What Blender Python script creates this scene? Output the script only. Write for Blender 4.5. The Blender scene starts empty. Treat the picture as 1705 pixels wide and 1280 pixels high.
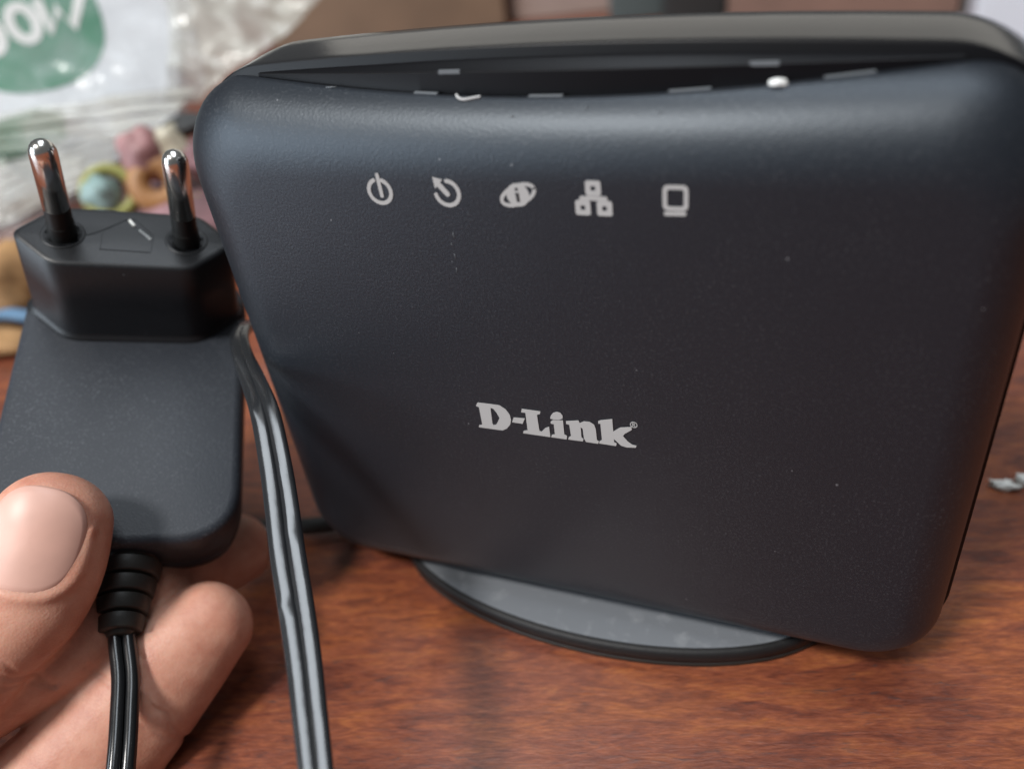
import bpy, bmesh, math, random
from mathutils import Vector, Matrix, noise
S = 0.01            # all lengths below are in centimetres
TZ = 8.55           # table top sits at z = 0 once this is added
random.seed(7)
def W(p): return Vector((p[0]*S, p[1]*S, (p[2]+TZ)*S))
scene = bpy.context.scene
C = scene.collection
CAM_M = [[0.929594, -0.111629, 0.351276], [0.34829, 0.57792, -0.738039], [-0.120623, 0.808422, 0.57611]]
CAM_T = [3.8081, -9.0006, 3.9979]
# ------------------------------------------------------------------ camera
cam = bpy.data.cameras.new('camera'); cam_o = bpy.data.objects.new('camera', cam); C.objects.link(cam_o)
m3 = Matrix(CAM_M); mw = m3.to_4x4(); mw.translation = W(CAM_T); cam_o.matrix_world = mw
cam.sensor_width = 36.0; cam.lens = 36.0*1350/1705
cam.clip_start = 0.01; cam.clip_end = 60
cam.dof.use_dof = True; cam.dof.focus_distance = 0.122; cam.dof.aperture_fstop = 10.5
scene.camera = cam_o
# ------------------------------------------------------------------ world, lamps, exposure
world = bpy.data.worlds.new('World'); scene.world = world; world.use_nodes = True
bg = world.node_tree.nodes['Background']; bg.inputs[0].default_value = (0.95, 0.98, 1.0, 1); bg.inputs[1].default_value = 0.12
def area(name, loc, target, size, power, col, shape='DISK', size_y=None):
    l = bpy.data.lights.new(name, 'AREA'); l.shape = shape; l.size = size
    if size_y: l.size_y = size_y
    l.energy = power; l.color = col
    o = bpy.data.objects.new(name, l); C.objects.link(o)
    o.location = W(loc); d = W(target)-W(loc); o.rotation_euler = d.to_track_quat('-Z', 'Y').to_euler()
    return o
area('ceiling_lamp', (-41, -83, 134), (0, 0, -4), 0.30, 30.0, (1.0, 0.975, 0.94))
area('left_fill_light', (-130, -122, 45), (0, 0, -4), 1.1, 25.0, (0.78, 0.89, 1.0), 'RECTANGLE', 1.0)  # added soft fill from the left, standing in for an unseen window
area('tube_light', (4, 27, 152), (0, 0, -4), 1.4, 13.0, (0.86, 0.93, 1.0), 'RECTANGLE', 0.45).rotation_euler = (0, 0, math.radians(-46))
area('rear_fill_light', (-20, 230, 70), (0, 0, 0), 2.8, 3.5, (1.0, 0.95, 0.86), 'RECTANGLE', 0.75)  # added light panel behind, source unseen, for reflections in the glossy shell
scene.view_settings.view_transform = 'Standard'; scene.view_settings.look = 'None'
scene.view_settings.exposure = 0.0; scene.view_settings.gamma = 1.0
# ------------------------------------------------------------------ helpers
def tag(o, label=None, cat=None, group=None, kind=None):
    for k, v in (('label', label), ('category', cat), ('group', group), ('kind', kind)):
        if v: o[k] = v
    return o
def empty(name, loc, label, cat, group=None):
    o = bpy.data.objects.new(name, None); o.location = W(loc); o.empty_display_size = 0.01
    C.objects.link(o); tag(o, label, cat, group); return o
def obj(name, verts, faces, mat, parent=None, smooth=True, recalc=True, sharp=None, origin=None):
    """verts in cm world coordinates"""
    if parent is not None: org = parent_world(parent)
    elif origin is not None: org = W(origin)
    else: org = Vector((0, 0, 0))
    me = bpy.data.meshes.new(name)
    me.from_pydata([tuple(W(v)-org) for v in verts], [], faces)
    if recalc:
        bm = bmesh.new(); bm.from_mesh(me); bmesh.ops.recalc_face_normals(bm, faces=bm.faces); bm.to_mesh(me); bm.free()
    if smooth: me.shade_smooth()
    if sharp: me.set_sharp_from_angle(angle=math.radians(sharp))
    if mat: me.materials.append(mat)
    o = bpy.data.objects.new(name, me); C.objects.link(o)
    if parent is not None: o.parent = parent
    else: o.location = org
    return o
def parent_world(p):
    l = Vector(p.location)
    while p.parent: p = p.parent; l += p.location
    return l
class MB:
    def __init__(s): s.v = []; s.f = []
    def add(s, v, f):
        n = len(s.v); s.v += [tuple(x) for x in v]; s.f += [tuple(i+n for i in q) for q in f]
    def build(s, name, mat, parent=None, **k): return obj(name, s.v, s.f, mat, parent, **k)
def rings(rs, cap0=True, cap1=True, closed=True):
    """faces and verts through equal-length rings"""
    n = len(rs[0]); v = [tuple(p) for r in rs for p in r]; f = []
    for k in range(len(rs)-1):
        for i in range(n if closed else n-1):
            j = (i+1) % n; f.append((k*n+i, k*n+j, (k+1)*n+j, (k+1)*n+i))
    for on, k in ((cap0, 0), (cap1, len(rs)-1)):
        if on:
            c = len(v); q = rs[k]; v.append(tuple(sum(p[a] for p in q)/n for a in range(3)))
            f += [(c, k*n+i, k*n+(i+1) % n) for i in range(n)]
    return v, f
def catmull(pts, sub):
    P = [Vector(p) for p in pts]; out = []
    for i in range(len(P)-1):
        p0 = P[max(i-1, 0)]; p1 = P[i]; p2 = P[i+1]; p3 = P[min(i+2, len(P)-1)]
        for k in range(sub):
            t = k/sub
            out.append(0.5*((2*p1)+(p2-p0)*t+(2*p0-5*p1+4*p2-p3)*t*t+(3*p1-p0-3*p2+p3)*t**3))
    out.append(P[-1]); return out
def lerp_list(vals, n):
    out = []
    for i in range(n):
        x = i/(n-1)*(len(vals)-1); k = min(int(x), len(vals)-2); out.append(vals[k]+(vals[k+1]-vals[k])*(x-k))
    return out
def sweep(path, prof_fn, up):
    """prof_fn(i,n)-> list of (a,b): a along side, b along normal"""
    rs = []; n = len(path)
    for i, p in enumerate(path):
        tg = (path[min(i+1, n-1)]-path[max(i-1, 0)]).normalized()
        u = Vector(up[i] if isinstance(up, list) else up); side = tg.cross(u).normalized(); nr = side.cross(tg).normalized()
        rs.append([p+side*a+nr*b for a, b in prof_fn(i, n)])
    return rs
def circ(r, n=16, rb=None):
    rb = rb or r
    return [(r*math.cos(2*math.pi*k/n), rb*math.sin(2*math.pi*k/n)) for k in range(n)]
def tube(path, r, n=16, up=(0, 0, 1), sub=8):
    P = catmull(path, sub) if sub else [Vector(p) for p in path]
    return rings(sweep(P, lambda i, m: circ(r, n), up))
def box_pts(c, ax, half):
    c = Vector(c); v = []
    for a in (-1, 1):
        for b in (-1, 1):
            for d in (-1, 1): v.append(c+ax[0]*a*half[0]+ax[1]*b*half[1]+ax[2]*d*half[2])
    return v, [(0, 1, 3, 2), (4, 6, 7, 5), (0, 4, 5, 1), (2, 3, 7, 6), (0, 2, 6, 4), (1, 5, 7, 3)]
# ------------------------------------------------------------------ materials
def nt(name):
    m = bpy.data.materials.new(name); m.use_nodes = True
    t = m.node_tree; return m, t, t.nodes['Principled BSDF']
def node(t, typ, **k):
    n = t.nodes.new(typ)
    for a, b in k.items():
        if a.startswith('i_'): n.inputs[a[2:].replace('_', ' ')].default_value = b
        else: setattr(n, a, b)
    return n
def ramp(t, stops, fac):
    r = t.nodes.new('ShaderNodeValToRGB'); e = r.color_ramp.elements
    while len(e) < len(stops): e.new(0.5)
    for q, (p, c) in zip(e, stops): q.position = p; q.color = (*c, 1)
    t.links.new(fac, r.inputs[0]); return r
def coords(t, scale=(1, 1, 1), rot=(0, 0, 0)):
    g = t.nodes.new('ShaderNodeNewGeometry'); mp = t.nodes.new('ShaderNodeMapping')
    mp.inputs['Scale'].default_value = tuple(100*s for s in scale); mp.inputs['Rotation'].default_value = rot   # per centimetre
    
    if any(rot):                       # turn first, stretch after
        mr = t.nodes.new('ShaderNodeMapping'); mr.inputs['Rotation'].default_value = rot; mp.inputs['Rotation'].default_value = (0, 0, 0)
        t.links.new(g.outputs['Position'], mr.inputs['Vector']); t.links.new(mr.outputs[0], mp.inputs['Vector'])
    else: t.links.new(g.outputs['Position'], mp.inputs['Vector'])
    return mp.outputs[0]
def plain(name, col, rough=0.5, metal=0.0, spec=0.5, bump=0.0, bscale=20.0, var=0.0, vscale=3.0, coat=0.0, emit=None):
    m, t, b = nt(name)
    b.inputs['Base Color'].default_value = (*col, 1); b.inputs['Roughness'].default_value = rough
    b.inputs['Metallic'].default_value = metal; b.inputs['Specular IOR Level'].default_value = spec
    b.inputs['Coat Weight'].default_value = coat
    if var or bump: co = coords(t)
    if var:
        n = node(t, 'ShaderNodeTexNoise', i_Scale=vscale, i_Detail=4.0); t.links.new(co, n.inputs['Vector'])
        r = ramp(t, [(0.3, tuple(c*(1-var) for c in col)), (0.7, tuple(min(1, c*(1+var)) for c in col))], n.outputs[0])
        t.links.new(r.outputs[0], b.inputs['Base Color'])
    if bump:
        n = node(t, 'ShaderNodeTexNoise', i_Scale=bscale, i_Detail=3.0); t.links.new(co, n.inputs['Vector'])
        bp = node(t, 'ShaderNodeBump', i_Strength=bump, i_Distance=0.0003); t.links.new(n.outputs[0], bp.inputs['Height'])
        t.links.new(bp.outputs[0], b.inputs['Normal'])
    return m
def dusty_plastic(name, col, dust, rough, spec, grain, gscale, amount):
    """matt textured plastic with tiny pale specks and smears of dust"""
    m, t, b = nt(name); co = coords(t)
    v = node(t, 'ShaderNodeTexVoronoi', i_Scale=3.2); t.links.new(co, v.inputs['Vector'])
    wn = node(t, 'ShaderNodeTexWhiteNoise'); t.links.new(v.outputs['Position'], wn.inputs['Vector'])
    sz = node(t, 'ShaderNodeMapRange'); t.links.new(wn.outputs['Value'], sz.inputs['Value'])
    sz.inputs['From Min'].default_value = 0.55; sz.inputs['From Max'].default_value = 1.0; sz.inputs['To Min'].default_value = 0.0; sz.inputs['To Max'].default_value = 0.055
    lt = node(t, 'ShaderNodeMath', operation='LESS_THAN'); t.links.new(v.outputs['Distance'], lt.inputs[0]); t.links.new(sz.outputs[0], lt.inputs[1])
    n1 = node(t, 'ShaderNodeTexNoise', i_Scale=0.9, i_Detail=6.0); t.links.new(co, n1.inputs['Vector'])
    n2 = node(t, 'ShaderNodeTexNoise', i_Scale=gscale, i_Detail=2.0); t.links.new(co, n2.inputs['Vector'])
    r1 = ramp(t, [(0.40, (0.28, 0.28, 0.28)), (0.75, (1, 1, 1))], n1.outputs[0])
    r2 = ramp(t, [(0.55, (0, 0, 0)), (0.75, (1, 1, 1))], n2.outputs[0])
    mu = node(t, 'ShaderNodeMath', operation='MULTIPLY'); t.links.new(r1.outputs[0], mu.inputs[0]); t.links.new(r2.outputs[0], mu.inputs[1])
    m2 = node(t, 'ShaderNodeMath', operation='MULTIPLY'); t.links.new(mu.outputs[0], m2.inputs[0]); m2.inputs[1].default_value = amount
    m3_ = node(t, 'ShaderNodeMath', operation='MULTIPLY'); t.links.new(lt.outputs[0], m3_.inputs[0]); m3_.inputs[1].default_value = 0.38
    mx = node(t, 'ShaderNodeMath', operation='MAXIMUM'); t.links.new(m2.outputs[0], mx.inputs[0]); t.links.new(m3_.outputs[0], mx.inputs[1])
    mix = node(t, 'ShaderNodeMix', data_type='RGBA'); t.links.new(mx.outputs[0], mix.inputs['Factor'])
    mix.inputs[6].default_value = (*col, 1); mix.inputs[7].default_value = (*dust, 1)
    t.links.new(mix.outputs[2], b.inputs['Base Color'])
    b.inputs['Roughness'].default_value = rough; b.inputs['Specular IOR Level'].default_value = spec
    bp = node(t, 'ShaderNodeBump', i_Strength=grain, i_Distance=0.00025); t.links.new(n2.outputs[0], bp.inputs['Height'])
    t.links.new(bp.outputs[0], b.inputs['Normal'])
    return m
M_face = dusty_plastic('matt_charcoal_plastic', (0.005, 0.0065, 0.010), (0.30, 0.30, 0.31), 0.46, 0.66, 0.15, 25, 0.11)
M_face.node_tree.nodes['Principled BSDF'].inputs['Specular Tint'].default_value = (0.82, 0.91, 1.0, 1)
M_body = dusty_plastic('matt_adapter_plastic', (0.022, 0.026, 0.034), (0.34, 0.36, 0.39), 0.5, 0.45, 0.25, 26, 0.24)
M_block = dusty_plastic('matt_plug_plastic', (0.009, 0.010, 0.012), (0.30, 0.31, 0.33), 0.42, 0.4, 0.12, 30, 0.06)
M_gloss = plain('gloss_black_plastic', (0.006, 0.006, 0.007), 0.16, spec=0.5, bump=0.10, bscale=1.6)
M_vent = plain('inner_black_plastic', (0.003, 0.003, 0.004), 0.4, spec=0.18)
M_base = dusty_plastic('dusty_lit_grey_plastic', (0.15, 0.16, 0.175), (0.36, 0.37, 0.38), 0.5, 0.5, 0.25, 4, 0.4)  # foot top: dust, plus the light from above put into a paler grey
M_rim = plain('dark_rim_plastic', (0.012, 0.0115, 0.012), 0.55, spec=0.3, bump=0.2, bscale=15)
M_print = plain('pale_grey_print', (0.37, 0.365, 0.36), 0.6)
M_ink = plain('black_gap', (0.02, 0.02, 0.022), 0.6)
M_lint = plain('white_lint', (0.72, 0.73, 0.71), 0.8, var=0.2, vscale=9)
M_edge = plain('scratch_and_glint_grey', (0.12, 0.13, 0.14), 0.55)  # grey for scratches; on the vent clips it paints edges catching light
M_nickel = plain('nickel_plate', (0.78, 0.76, 0.72), 0.2, metal=1.0, bump=0.03, bscale=8)
M_sleeve = plain('pin_sleeve_black', (0.008, 0.009, 0.009), 0.5, spec=0.3)
M_cord = plain('gloss_cord_black', (0.010, 0.011, 0.012), 0.2, spec=0.6, bump=0.04, bscale=5)
M_flat = plain('gloss_flat_cord', (0.014, 0.015, 0.017), 0.2, spec=1.0, bump=0.35, bscale=1.3)
M_rubber = plain('satin_rubber', (0.016, 0.015, 0.013), 0.5, bump=0.12, bscale=14)
def skin(name, col, dark, sss, rough):
    m, t, b = nt(name); co = coords(t)
    n = node(t, 'ShaderNodeTexNoise', i_Scale=1.3, i_Detail=7.0, i_Roughness=0.68); t.links.new(co, n.inputs['Vector'])
    r = ramp(t, [(0.32, dark), (0.50, (0.55, 0.265, 0.185)), (0.66, col)], n.outputs[0]); t.links.new(r.outputs[0], b.inputs['Base Color'])
    b.inputs['Roughness'].default_value = rough
    b.inputs['Subsurface Weight'].default_value = sss; b.inputs['Subsurface Radius'].default_value = (1.0, 0.35, 0.2); b.inputs['Subsurface Scale'].default_value = 0.0025
    n2 = node(t, 'ShaderNodeTexNoise', i_Scale=20.0, i_Detail=4.0); t.links.new(co, n2.inputs['Vector'])
    w = node(t, 'ShaderNodeTexVoronoi', i_Scale=24.0); t.links.new(co, w.inputs['Vector'])
    ad = node(t, 'ShaderNodeMath', operation='ADD'); t.links.new(n2.outputs[0], ad.inputs[0]); t.links.new(w.outputs['Distance'], ad.inputs[1])
    bp = node(t, 'ShaderNodeBump', i_Strength=0.13, i_Distance=0.00022); t.links.new(ad.outputs[0], bp.inputs['Height']); t.links.new(bp.outputs[0], b.inputs['Normal'])
    return m
M_skin = skin('skin', (0.61, 0.325, 0.235), (0.46, 0.185, 0.125), 0.35, 0.5)
M_nail = plain('nail', (0.63, 0.37, 0.30), 0.43, var=0.08, vscale=1.2)
def wood():
    m, t, b = nt('varnished_red_wood'); a = math.radians(-17)
    c1 = coords(t, (0.9, 4.2, 4.2), (0, 0, a)); c2 = coords(t, (0.22, 0.5, 1), (0, 0, a)); c3 = coords(t, (2.0, 8.5, 8.5), (0, 0, a)); c4 = coords(t, (5, 26, 26), (0, 0, a))
    n1 = node(t, 'ShaderNodeTexNoise', i_Scale=1.0, i_Detail=8.0, i_Roughness=0.66, i_Distortion=0.9); t.links.new(c1, n1.inputs['Vector'])
    n2 = node(t, 'ShaderNodeTexNoise', i_Scale=1.0, i_Detail=5.0, i_Distortion=1.0); t.links.new(c2, n2.inputs['Vector'])
    n3 = node(t, 'ShaderNodeTexNoise', i_Scale=1.0, i_Detail=5.0, i_Roughness=0.7, i_Distortion=0.6); t.links.new(c3, n3.inputs['Vector'])
    n4 = node(t, 'ShaderNodeTexNoise', i_Scale=1.0, i_Detail=3.0); t.links.new(c4, n4.inputs['Vector'])
    r1 = ramp(t, [(0.24, (0.060, 0.021, 0.014)), (0.42, (0.165, 0.046, 0.024)), (0.56, (0.25, 0.074, 0.032)), (0.74, (0.34, 0.115, 0.038))], n1.outputs[0])
    r2 = ramp(t, [(0.34, (0.70, 0.66, 0.72)), (0.50, (0.98, 0.96, 1.0)), (0.66, (1.10, 1.08, 0.86))], n2.outputs[0])
    mx = node(t, 'ShaderNodeMix', data_type='RGBA', blend_type='MULTIPLY'); mx.inputs['Factor'].default_value = 1
    t.links.new(r1.outputs[0], mx.inputs[6]); t.links.new(r2.outputs[0], mx.inputs[7])
    r3 = ramp(t, [(0.56, (0, 0, 0)), (0.66, (0.72, 0.72, 0.72))], n3.outputs[0])     # dark worn flecks, thicker in some patches
    r5 = ramp(t, [(0.38, (1, 1, 1)), (0.60, (0.15, 0.15, 0.15))], n2.outputs[0])
    mm = node(t, 'ShaderNodeMath', operation='MULTIPLY'); t.links.new(r3.outputs[0], mm.inputs[0]); t.links.new(r5.outputs[0], mm.inputs[1])
    m2 = node(t, 'ShaderNodeMix', data_type='RGBA'); t.links.new(mm.outputs[0], m2.inputs['Factor'])
    t.links.new(mx.outputs[2], m2.inputs[6]); m2.inputs[7].default_value = (0.060, 0.038, 0.036, 1)
    r4 = ramp(t, [(0.40, (0.82, 0.80, 0.80)), (0.62, (1.08, 1.08, 1.08))], n4.outputs[0])
    m4 = node(t, 'ShaderNodeMix', data_type='RGBA', blend_type='MULTIPLY'); m4.inputs['Factor'].default_value = 1
    t.links.new(m2.outputs[2], m4.inputs[6]); t.links.new(r4.outputs[0], m4.inputs[7])
    t.links.new(m4.outputs[2], b.inputs['Base Color'])
    b.inputs['Roughness'].default_value = 0.33; b.inputs['Coat Weight'].default_value = 0.5; b.inputs['Coat Roughness'].default_value = 0.12
    bp = node(t, 'ShaderNodeBump', i_Strength=0.35, i_Distance=0.0004); t.links.new(n3.outputs[0], bp.inputs['Height']); t.links.new(bp.outputs[0], b.inputs['Normal'])
    return m
M_wood = wood()
# ------------------------------------------------------------------ table (the surface everything stands on)
v, f = [], []
for z in (-TZ, -TZ-3):
    v += [(-110, -60, z), (90, -60, z), (90, 95, z), (-110, 95, z)]
f = [(0, 1, 2, 3), (7, 6, 5, 4)]+[(i, (i+1) % 4, 4+(i+1) % 4, 4+i) for i in range(4)]
o = obj('table_top', v, f, M_wood, smooth=False); tag(o, kind='structure')
# ------------------------------------------------------------------ router
X0, X1, Z0, Z1 = -5.55, 6.02, -8.05, 1.44
def rrect(x0, x1, z0, z1, rt, rb, nc=14, ne=26, arch=0.0):
    pts = []; xc = (x0+x1)/2
    cs = [((x1-rt, z1-rt), rt, 0), ((x0+rt, z1-rt), rt, 90), ((x0+rb, z0+rb), rb, 180), ((x1-rb, z0+rb), rb, 270)]
    for k, ((cx, cz), r, a0) in enumerate(cs):
        for i in range(nc+1):
            a = math.radians(a0+90*i/nc); pts.append((cx+r*math.cos(a), cz+r*math.sin(a)))
        (nx, nz), nr, na = cs[(k+1) % 4]; q = (nx+nr*math.cos(math.radians(na)), nz+nr*math.sin(math.radians(na))); p = pts[-1]
        for i in range(1, ne): pts.append((p[0]+(q[0]-p[0])*i/ne, p[1]+(q[1]-p[1])*i/ne))
    if arch: pts = [(x, z-arch*(x-xc)**2*max(0, min(1, (z-z0)/(z1-z0)))) for x, z in pts]
    return pts
router = empty('router', (0.2, 1.4, -TZ), 'black upright wireless router with matt front and glossy top on an oval foot', 'router')
outer = rrect(X0-0.06, X1, Z0, Z1, 1.2, 1.1, arch=0.005)
inner = rrect(X0+0.95, X1-0.75, Z0+0.75, Z1-1.30, 0.75, 0.6)
DEP = 0.9
def bow(x): return min(1.0, abs((x-0.4)/4.9)**2.0)      # 0 in the middle of the scooped top edge, 1 at its ends
def ztop(x): return Z1-0.005*(x-0.2)**2-0.28*(1-bow(x))
def amax_x(x): return 66+24*bow(x)
def dep_x(x): return 0.86+0.04*bow(x)
NK = 14; rs = []
def fbulge(x, z): return 0.0
for s in [0.02]+[k/14 for k in range(1, 14)]:
    cx, cz = 0.2, -3.2; rs.append([(cx+(x-cx)*s, 0.0, cz+(z-cz)*s) for x, z in inner])
for k in range(NK+1):
    r = []
    for (xi, zi), (xo, zo) in zip(inner, outer):
        top = zo > 0.0; w = max(0, min(1, (zo+1.5)/2.0)); dd = DEP+(dep_x(xo)-DEP)*w if zo > -1.5 else DEP
        am = 90+(amax_x(xo)-90)*w; z2 = zo-(0.28*(1-bow(xo)) if zo > 0.6 else 0.0)
        a = math.radians(am*k/NK); r.append((xi+(xo-xi)*math.sin(a), dd*(1-math.cos(a)), zi+(z2-zi)*math.sin(a)))
    rs.append(r)
last = rs[-1]; rs.append([(x-(x-0.2)*0.004, y+0.03, z-0.03 if z > 0 else z) for x, y, z in last])
rs.append([(0.2+(x-0.2)*0.985, y+0.12, -3.2+(z+3.2)*0.975) for x, y, z in last])
v, f = rings(rs, True, False); obj('front_cover', v, f, M_face, router)
# glossy rear shell
prof = [(0.80, -0.30), (0.925, -0.10), (0.935, 0.06), (0.95, 0.08), (1.0, 0.088), (1.08, 0.093), (1.3, 0.105), (1.7, 0.13), (2.1, 0.12), (2.5, 0.04), (2.8, -0.11), (3.0, -0.33), (3.1, -0.65), (3.13, -1.0)]
rs = []
for y, off in prof:
    rs.append([(x, y, z) for x, z in rrect(X0-off*0.4, X1+off, Z0-off*0.5+0.02, Z1+0.055+off, max(0.3, 1.3+off), max(0.25, 1.15+off), arch=0.0065)])
v, f = rings(rs[3:], False, True); shell = obj('rear_shell', v, f, M_gloss, router)
v, f = rings(rs[:4], False, False); obj('seam_lip', v, f, M_vent, shell)
# sunken strip with vents between cover and shell
def cutz(x):
    a = math.radians(amax_x(x)); zi = Z1-1.30; zo = ztop(x)
    return dep_x(x)*(1-math.cos(a)), zi+(zo-zi)*math.sin(a)
rs = []
NX = 60
for i in range(NX+1):
    x = -4.15+9.0*i/NX; yc, zc = cutz(x); ze = Z1+0.05-0.0065*(x-0.2)**2; k = max(0, 1-((x-0.35)/4.6)**2)
    yr = 0.70+0.16*(1-k); zr = zc+(ze-zc)*0.66
    ya = yc+0.03+0.07*k; yr = ya+0.03*k
    rs.append([(x, yc-0.02, zc-0.40), (x, ya, zc-0.20), (x, yr, zr-0.01), (x, yr+0.012, zr), (x, yr+0.03, zr), (x, yr+0.045, zr-0.02*k), (x, min(0.93, yr+0.22), ze-0.04*k-0.02), (x, 1.0, ze-0.02*k-0.01), (x, 1.05, ze-0.03)])
v, f = rings(rs, False, False, closed=False); strip = obj('vent_strip', v, f, M_vent, router, sharp=25)
AX = [Vector((1, 0, 0)), Vector((0, 1, 0)), Vector((0, 0, 1))]
for x, w in ((-1.36, 0.17), (0.3, 0.22), (2.05, 0.24), (3.75, 0.26)):           # clips showing at the cover's edge
    yc, zc = cutz(x); y2, z2 = cutz(x+0.1); ax = Vector((0.1, y2-yc, z2-zc)).normalized()
    v, f = box_pts((x, yc+0.03, zc-0.03), [ax, Vector((0, 1, 0)), Vector((0, 0, 1))], (w, 0.035, 0.04)); obj('vent_clip', v, f, M_edge, strip, smooth=False)
for x, w in ((-1.02, 0.15), (2.85, 0.16)):
    yc, zc = cutz(x); ze = Z1+0.05-0.0065*(x-0.2)**2; k = max(0, 1-((x-0.35)/4.6)**2); zr = zc+(ze-zc)*0.66; yr = yc+0.03+0.10*k
    v, f = box_pts((x, yr+0.015, zr), AX, (w, 0.022, 0.022)); obj('vent_clip', v, f, M_edge, strip, smooth=False)
# nick on the cover's edge
def cover_pt(x, q, lift):
    """point on the scooped top roll of the cover, q = 1 at its edge"""
    am = math.radians(amax_x(x)*q); zi = Z1-1.30; e = ztop(x)-zi; d = dep_x(x)
    n = Vector((0, -e*math.cos(am), d*math.sin(am))).normalized()
    return Vector((x, d*(1-math.cos(am)), zi+e*math.sin(am)))+n*lift
v, f = tube([cover_pt(-0.90, 1.0, 0.01), cover_pt(-0.86, 0.955, 0.012), cover_pt(-0.78, 0.93, 0.012), cover_pt(-0.66, 0.955, 0.012), cover_pt(-0.56, 0.985, 0.008)], 0.020, 8, (0, -1, 1)); obj('edge_nick', v, f, M_print, router)
for x, q, dx, dq in ((-2.9, 0.96, 0.16, 0.03), (1.75, 0.72, 0.02, 0.03), (0.85, 0.80, 0.03, 0.05), (-0.1, 0.74, 0.05, -0.01)):
    v, f = tube([cover_pt(x, q, 0.004), cover_pt(x+dx, q+dq, 0.004)], 0.009, 6, (0, -1, 1), 2); obj('scratch', v, f, M_edge, router)
for x, z, dx, dz in ((-1.02, -0.56, 0.012, 0.10), (-1.05, -0.88, 0.006, 0.09), (-1.06, -1.10, 0.0, 0.06), (-1.07, -0.72, 0.01, 0.05)):
    v, f = tube([(x, -0.001, z), (x+dx, -0.001, z-dz)], 0.006, 6, (0, -1, 0), 2); obj('scratch', v, f, M_edge, router)
# foot
def ell(a, b, z, cx=0.25, cy=1.45, n=72): return [(cx+a*math.cos(2*math.pi*i/n), cy+b*math.sin(2*math.pi*i/n), z) for i in range(n)]
v, f = rings([ell(4.22, 1.90, -8.45), ell(4.30, 1.98, -8.43), ell(4.32, 2.0, -8.24), ell(4.30, 1.98, -8.17), ell(4.24, 1.92, -8.145)]); foot = obj('foot', v, f, M_rim, router)
v, f = rings([ell(4.30, 1.97, -TZ+0.002), ell(4.30, 1.97, -8.45)]); obj('foot_pad', v, f, M_rubber, foot)
v, f = rings([ell(4.20, 1.88, -8.155), ell(4.20, 1.88, -8.132), ell(4.12, 1.80, -8.126)]); obj('foot_top', v, f, M_base, foot, sharp=40)
v, f = rings([ell(3.9, 1.10, -8.25, cy=1.75), ell(3.7, 0.95, -7.6, cy=1.75)]); obj('neck', v, f, M_rim, foot)
# printed marks on the face
def poly_mesh(name, loops, mat, parent, y=-0.006, th=0.006):
    cu = bpy.data.curves.new(name, 'CURVE'); cu.dimensions = '2D'; cu.fill_mode = 'BOTH'; cu.extrude = th*0.5
    for lp in loops:
        sp = cu.splines.new('POLY'); sp.points.add(len(lp)-1); sp.use_cyclic_u = True
        for q, (x, z) in zip(sp.points, lp): q.co = (x, z, 0, 1)
    tmp = bpy.data.objects.new('t', cu); C.objects.link(tmp); dg = bpy.context.evaluated_depsgraph_get()
    me = bpy.data.meshes.new_from_object(tmp.evaluated_get(dg)); bpy.data.objects.remove(tmp)
    v = [(p.co.x, y-p.co.z, p.co.y) for p in me.vertices]; f = [tuple(p.vertices) for p in me.polygons]
    return obj(name, v, f, mat, parent, smooth=False)
def stroke(path, w, closed=False):
    """outline loops of a line of width w with round ends"""
    P = [Vector(p) for p in path]; n = len(P); h = w/2
    def nrm(i):
        if closed: a, b = P[i-1], P[(i+1) % n]
        else: a, b = P[max(i-1, 0)], P[min(i+1, n-1)]
        d = (b-a).normalized(); return Vector((-d.y, d.x))
    L = [P[i]+nrm(i)*h for i in range(n)]; R_ = [P[i]-nrm(i)*h for i in range(n)]
    if closed: return [L, list(reversed(R_))]
    def cap(c, frm):
        return [c+Matrix.Rotation(-math.radians(a), 2) @ (frm-c) for a in (30, 60, 90, 120, 150)]
    return [L+cap(P[-1], L[-1])+list(reversed(R_))+cap(P[0], R_[0])]
def arc(c, r, a0, a1, n=28, rb=None, tilt=0):
    o = []
    for i in range(n+1):
        a = math.radians(a0+(a1-a0)*i/n); x, z = r*math.cos(a), (rb or r)*math.sin(a); ct, st = math.cos(tilt), math.sin(tilt)
        o.append((c[0]+x*ct-z*st, c[1]+x*st+z*ct))
    return o
IC = {'power_c': [[-2.005, -0.002]], 'power_bar': [[-1.994, 0.232], [-1.988, -0.066]], 'wps_c': [[-0.993, 0.003]], 'wps_arrow': [[-1.17, 0.221], [-1.032, 0.188], [-1.158, 0.061], [-0.992, -0.008], [-1.108, 0.137]], 'globe_c': [[0.0, 0.009], [0.236, 0.124], [0.013, 0.142]], 'net': [[0.994, 0.125], [0.85, -0.131], [1.127, -0.132], [0.828, -0.005], [1.156, -0.005], [0.994, 0.067], [0.823, -0.072], [1.153, -0.076]], 'mon': [[1.875, 0.161], [2.122, 0.168], [2.118, -0.098], [1.883, -0.103], [1.882, -0.169], [2.101, -0.164]]}
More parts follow.
